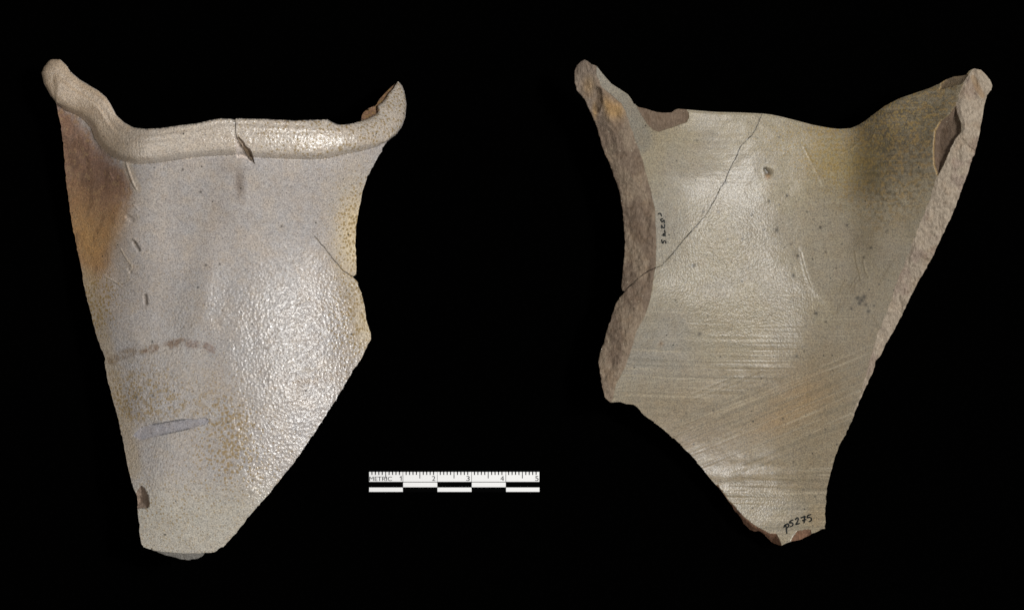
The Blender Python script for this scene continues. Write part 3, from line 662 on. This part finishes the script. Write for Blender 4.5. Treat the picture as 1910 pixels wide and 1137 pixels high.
def paint2(g, ctx):
    X, Y = g.X, g.Y; brk, chp = ctx['brk'], ctx['chp']
    n1 = fbm(X / 70, Y / 60, 1); n2 = fbm(X / 24, Y / 20, 3)
    c = np.zeros(X.shape + (3,)) + np.array([.315, .282, .212])
    c = mixc(c, (.295, .272, .235), sstep(.4, .7, n1) * .6)
    c = mixc(c, (.29, .28, .262), (g.blob(1210, 650, 90, 90) + g.blob(1230, 420, 60, 90)) * .8)
    c = mixc(c, (.26, .22, .16), sstep(660, 760, Y + (X - 1250) * .3) * sstep(950, 900, Y) * .8)
    c = mixc(c, (.24, .19, .14), g.blob(1300, 830, 90, 60) * .45)
    c = mixc(c, (.30, .21, .115), (g.blob(1500, 740, 60, 40, -20) + .8 * g.blob(1440, 790, 50, 26, -20) + .6 * g.blob(1525, 960, 18, 26)) * .6)
    c = mixc(c, (.22, .21, .19), g.stroke([(1112,130),(1140,170),(1175,205),(1195,260)], 34) * .8)
    # olive brown wing on the right, its shade darkened into the colour
    c = mixc(c, (.105, .082, .048), np.clip(g.soft([(1570,225),(1640,180),(1800,120),(1800,200),(1750,300),(1700,340),(1640,370),(1600,350),(1585,310)], 40), 0, 1) * .78)
    c = mixc(c, (.24, .20, .14), np.clip(g.soft([(1560,420),(1720,380),(1660,560),(1600,620),(1560,560)], 36), 0, 1) * .45)
    n4 = fbm(X / 5.5, Y / 4.0, 2, 2); n5 = fbm(X / 4.5, Y / 5.5, 4, 2)
    wing = np.clip(g.soft([(1540,225),(1640,180),(1800,120),(1800,200),(1750,330),(1700,400),(1640,420),(1580,380),(1500,300)], 50), 0, 1)
    c = mixc(c, (.31, .21, .075), wing * sstep(.50, .64, n4) * .6)
    c = mixc(c, (.07, .062, .045), wing * sstep(.54, .68, n5) * .6 * sstep(1560, 1640, X))
    c = mixc(c, (.30, .265, .19), wing * sstep(.56, .70, 1 - n4) * .35)
    c = mixc(c, (.35, .28, .12), (g.blob(1560, 300, 70, 50, 20)) * .5)
    c = mixc(c, (.115, .105, .07), (g.blob(1640, 290, 16, 50, 20) + g.blob(1710, 240, 30, 40)) * .5 * sstep(.35, .6, n2))
    c = mixc(c, (.13, .12, .095), sstep(.52, .72, vnoise(ctx['phi'] / 3.6, X / 170 + 3, 2) * (1 - ctx['diag']) + ctx['diag'] * vnoise(ctx['W'] / 3.6, ctx['U'] / 170 + 3, 2)) * sstep(600, 680, Y) * .28
              )
    lt = vnoise(ctx['phi'] / 2.1, X / 120 + 9, 4) * (1 - ctx['diag']) + ctx['diag'] * vnoise(ctx['W'] / 1.9, ctx['U'] / 110 + 9, 4)
    c = mixc(c, (.46, .42, .34), sstep(.66, .86, lt) * (.16 + .24 * sstep(520, 660, Y)) * (1 - ctx['brk']))
    for x, y, r in [(1449,429,4),(1425,428,2.4),(1468,365,3),(1427,315,4),(1488,477,3.6),(1530,424,3),(1432,322,7),(1293,495,4),(1402,401,3),(1384,524,2.6),(1354,340,2.4),(1624,462,3),(1580,420,2.6),(1486,664,2.6),(1480,514,3),(1522,584,4),(1435,375,2.5),(1611,480,2.4),
                    (1453,382,2.2),(1340,395,2.6),(1312,395,3),(1588,575,2.4),(1630,570,2.2),(1385,446,2.4),(1357,446,2.4),(1600,555,4),(1607,560,5),(1612,553,4),(1603,566,3),(1615,568,3),(1620,580,3),(1540,600,2),(1305,622,3),(1233,640,2.5)]:
        c = mixc(c, (.045, .04, .032), g.blob(x, y, r * 1.0) * .95)
    for x, y, r in [(1262,300,2),(1300,262,2),(1412,258,2),(1475,455,2),(1540,470,2.2),(1560,500,2),(1505,395,2),(1570,455,2),(1640,530,2),(1655,430,2),(1395,500,2),(1466,520,2),(1260,560,2),(1320,590,2),(1350,690,2),(1420,705,2),(1500,655,2),(1553,690,2),(1280,770,2),(1330,765,2),(1460,780,2.4),(1540,800,2),(1390,850,2),(1480,860,2),(1520,925,2),(1440,880,2)]:
        c = mixc(c, (.05, .045, .035), g.blob(x, y, r * .9) * .9)
    c = mixc(c, (.42, .28, .17), g.blob(1432, 330, 5) * .8 + g.blob(1234, 641, 5) * .3 + g.blob(1425, 324, 4) * 0)
    c = mixc(c, (.20, .15, .12), g.inside(CHIP2T) * .95)
    c = mixc(c, (.15, .11, .088), g.inside(CHIP2R) * .95)
    c = mixc(c, (.15, .115, .085), g.inside(CHIP2L) * .8)
    c = mixc(c, (.40, .29, .15), g.stroke([(1753,228.5),(1744,244),(1741,277),(1742,305.5),(1749,328)], 2.2) * .9 + g.stroke([(1753,168),(1756,156),(1764,148)], 2) * .6)
    c = c * np.array([.90, .87, .80])
    # breaks
    fl = g.inside(FL2); fr = g.inside(FR2)
    c = mixc(c, (.25, .195, .145), fl * 1.0)
    c = mixc(c, (.175, .13, .098), fl * np.clip(sstep(.42, .62, fbm(X / 26, Y / 50, 2)) * .85, 0, 1))
    c = mixc(c, (.27, .225, .19), fl * sstep(250, 190, Y) * .6)
    c = mixc(c, (.46, .29, .12), fl * np.clip(g.blob(1135, 200, 10, 22, -20) + g.blob(1153, 205, 12, 16, -20) + g.blob(1098, 160, 12, 18) * .6 + g.blob(1110, 205, 5, 14), 0, 1) * .7)
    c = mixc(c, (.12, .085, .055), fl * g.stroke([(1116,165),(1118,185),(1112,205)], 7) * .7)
    c = mixc(c, (.37, .31, .245), fr * 1.0)
    c = mixc(c, (.29, .225, .185), fr * sstep(.5, .68, fbm(X / 18, Y / 34, 4)) * .7)
    c = mixc(c, (.30, .20, .11), fr * g.stroke([(1815,145),(1824,165),(1832,178)], 8) * .6)
    c = mixc(c, (.20, .11, .07), g.inside(FB2) * 1.0)
    c = mixc(c, (.20, .115, .075), g.inside(FE2) * 1.0)
    dc = g.dist(CRACK2, 4)[0]; c = mixc(c, (.03, .025, .02), (1 - sstep(.4, 1.6, dc)) * (.2 + .7 * vnoise(Y / 14, X * 0, 3)))
    sp = np.clip(.15 + .85 * g.blob(1560, 290, 100, 75, 20) + .6 * g.blob(1680, 220, 90, 60, -20) + .35 * g.blob(1440, 260, 90, 40) + .2 * g.blob(1500, 740, 60, 40), 0, .85) * (1 - brk) * (1 - chp)
    mt = np.clip(brk + chp + .4 * g.blob(1680, 300, 90, 120) + .5 * g.blob(1260, 250, 110, 80) + .55 * g.blob(1230, 700, 110, 110) + .4 * g.blob(1400, 770, 160, 60, -15) + .4 * g.stroke([(1112,130),(1140,170),(1175,205),(1195,260)], 40), 0, 1)
    return c, sp, ctx['peel'], mt

t2 = empty("pottery_sherd", P3(1440, 600, 0))
tag(t2, "grey jug neck sherd lying inner face up, showing thick broken edges and an inked number", "pottery sherd", "sherd views on the black cloth")
g2 = Grid(1062, 100, 1860, 1026, 1.45)
def thick2(g, ctx): return .10 + .55 * sstep(0, 60, ctx['Dout'])
parts2 = [("rim_chip", CHIP2T, M_CLAY, "brown chip along the rim top"), ("inner_flake_scar", CHIP2R, M_CLAY, "dark brown lens-shaped flake scar"),
          ("rim_chip", CHIP2L, M_CLAY, None),
          ("broken_edge", FL2, M_CLAY, None), ("broken_edge", FR2, M_CLAY, None), ("broken_edge", FB2, M_CLAY, None), ("edge_chip", FE2, M_CLAY, "small reddish chip at the lower tip")]
objs2, Z2, _ = build_sherd(t2, g2, OUT2, CRACK2, FRG2, parts2, heights2, paint2, thick2, M_IN, inset_px=4)

# inked number at the tip, and again beside the left break
def zk(pts, k, ox, oy): return [(ox + x / k, oy + y / k) for x, y in pts]
H = lambda *p: zk(p, 7.958, 1340, 900)
ink = [H((1000,615),(1008,680),(1018,755)), H((972,662),(990,625),(1020,608),(1046,622),(1035,652),(1008,672)),
       H((1110,545),(1065,568),(1058,600)), H((1058,598),(1085,588),(1107,605),(1096,635),(1062,650)),
       H((1145,548),(1162,516),(1186,528),(1176,570),(1146,617)), H((1146,617),(1178,608),(1208,598)),
       H((1222,520),(1256,506),(1290,490)), H((1290,490),(1276,540),(1274,596)), H((1240,560),(1270,550),(1302,540)),
       H((1378,466),(1326,484),(1320,520)), H((1320,520),(1352,508),(1382,530),(1372,560),(1342,574))]
o = ribbon(g2, Z2, t2, ink, 2.6, "inked_number", objs2[0]); o['label'] = "handwritten black ink number p5275 at the lower tip"
K = lambda *p: zk(p, 12.63, 1210, 380)
ink2 = [K((218,238),(262,225),(292,250),(303,300)), K((338,348),(288,368),(298,410)), K((298,410),(330,432),(338,395),(366,395),(372,462)),
        K((300,495),(300,582)), K((300,500),(335,560),(372,575)), K((372,575),(375,520),(375,482)),
        K((372,612),(388,700),(385,770)), K((385,705),(340,735),(305,745)), K((345,690),(352,765)),
        K((312,840),(308,870),(332,935)), K((332,935),(360,880),(372,862)), K((362,868),(398,885),(405,938))]
o = ribbon(g2, Z2, t2, ink2, 2.3, "inked_number", objs2[1]); o['label'] = "handwritten ink number 5275 running down beside the left break"

# ================================================================== the metric scale
ZS = .10
def box(name, x0, y0, x1, y1, z0, z1, mat, parent, org):
    a = P3(x0, y0, ZS); b = P3(x1, y1, ZS)
    X0, Y1, X1, Y0 = a[0] - org[0], a[1] - org[1], b[0] - org[0], b[1] - org[1]
    V = [(X0, Y0, z0), (X1, Y0, z0), (X1, Y1, z0), (X0, Y1, z0), (X0, Y0, z1), (X1, Y0, z1), (X1, Y1, z1), (X0, Y1, z1)]
    F = [(3, 2, 1, 0), (4, 5, 6, 7), (0, 1, 5, 4), (1, 2, 6, 5), (2, 3, 7, 6), (3, 0, 4, 7)]
    o = bpy.data.objects.new(name, make_mesh(name, V, F, mat, False)); S.collection.objects.link(o); o.parent = parent
    return o
org = P3(847, 898, 0)
sc = empty("scale_bar", org)
tag(sc, "black and white metric scale bar marked 1 to 5 between the two sherds", "scale bar")
box("backing", 688, 878.8, 1006.8, 917, .0, .06, M_BLACK, sc, org)
cell = [(688.5, 751), (752, 815.3), (816, 879.2), (880, 943), (944, 1006)]
for i, (a, b) in enumerate(cell):
    box("white_segment", a, 879.4, b, 897.8, .055, .080, M_WHITE, sc, org)
    if i % 2: box("white_segment", a, 899, b + .3, 907.9, .055, .080, M_WHITE, sc, org)
    else: box("white_segment", a, 908.4, b + .3, 916.5, .055, .080, M_WHITE, sc, org)
    x0 = 687.4 + 63.75 * i
    for k in range(1, 10):
        x = x0 + 6.4 * k
        if k == 5: box("tick_mark", x - .7, 879.3, x + .7, 891.5, .078, .084, M_TICK, sc, org)
        else: box("tick_mark", x - .95, 879.3, x + .95, 885, .078, .084, M_TICK, sc, org)
def text(name, body, x_left, x_right, ybase, cap):
    cu = bpy.data.curves.new(name, 'FONT'); cu.body = body; cu.size = 1; cu.extrude = 0
    ob = bpy.data.objects.new(name, cu); S.collection.objects.link(ob)
    bpy.context.view_layer.update()
    me = bpy.data.meshes.new_from_object(ob.evaluated_get(bpy.context.evaluated_depsgraph_get()))
    bpy.data.objects.remove(ob)
    co = np.array([v.co[:] for v in me.vertices]); lo = co.min(0); hi = co.max(0)
    a = P3(x_left, ybase, ZS); b = P3(x_right, ybase - cap, ZS)
    for v in me.vertices:
        v.co.x = a[0] - org[0] + (v.co.x - lo[0]) / (hi[0] - lo[0]) * (b[0] - a[0])
        v.co.y = a[1] - org[1] + (v.co.y - lo[1]) / (hi[1] - lo[1]) * (b[1] - a[1])
        v.co.z = .086
    me.materials.clear(); me.materials.append(M_TICK)
    o = bpy.data.objects.new(name, me); S.collection.objects.link(o); o.parent = sc
    return o
text("lettering", "METRIC", 689, 731.2, 896.2, 8.0)
def glyph_one(xr, ybase):
    pts = [(xr - 1.5, ybase), (xr - .1, ybase), (xr - .1, ybase - 9.2), (xr - 1.2, ybase - 9.2), (xr - 3.6, ybase - 6.9), (xr - 3.6, ybase - 5.7), (xr - 1.5, ybase - 7.2)]
    V = []
    for x, y in pts:
        q = P3(x, y, ZS); V.append((q[0] - org[0], q[1] - org[1], .086))
    o = bpy.data.objects.new("numeral", make_mesh("numeral", V, [(0, 1, 6), (1, 2, 6), (2, 3, 6), (3, 4, 6), (4, 5, 6)], M_TICK, False))
    S.collection.objects.link(o); o.parent = sc
glyph_one(749.2, 896.2)
for d, xr, wd in (("2", 812, 6.2), ("3", 876.2, 6.3), ("4", 940, 6.6), ("5", 1004.6, 6.3)):
    text("numeral", d, xr - wd, xr, 896.2, 9.2)
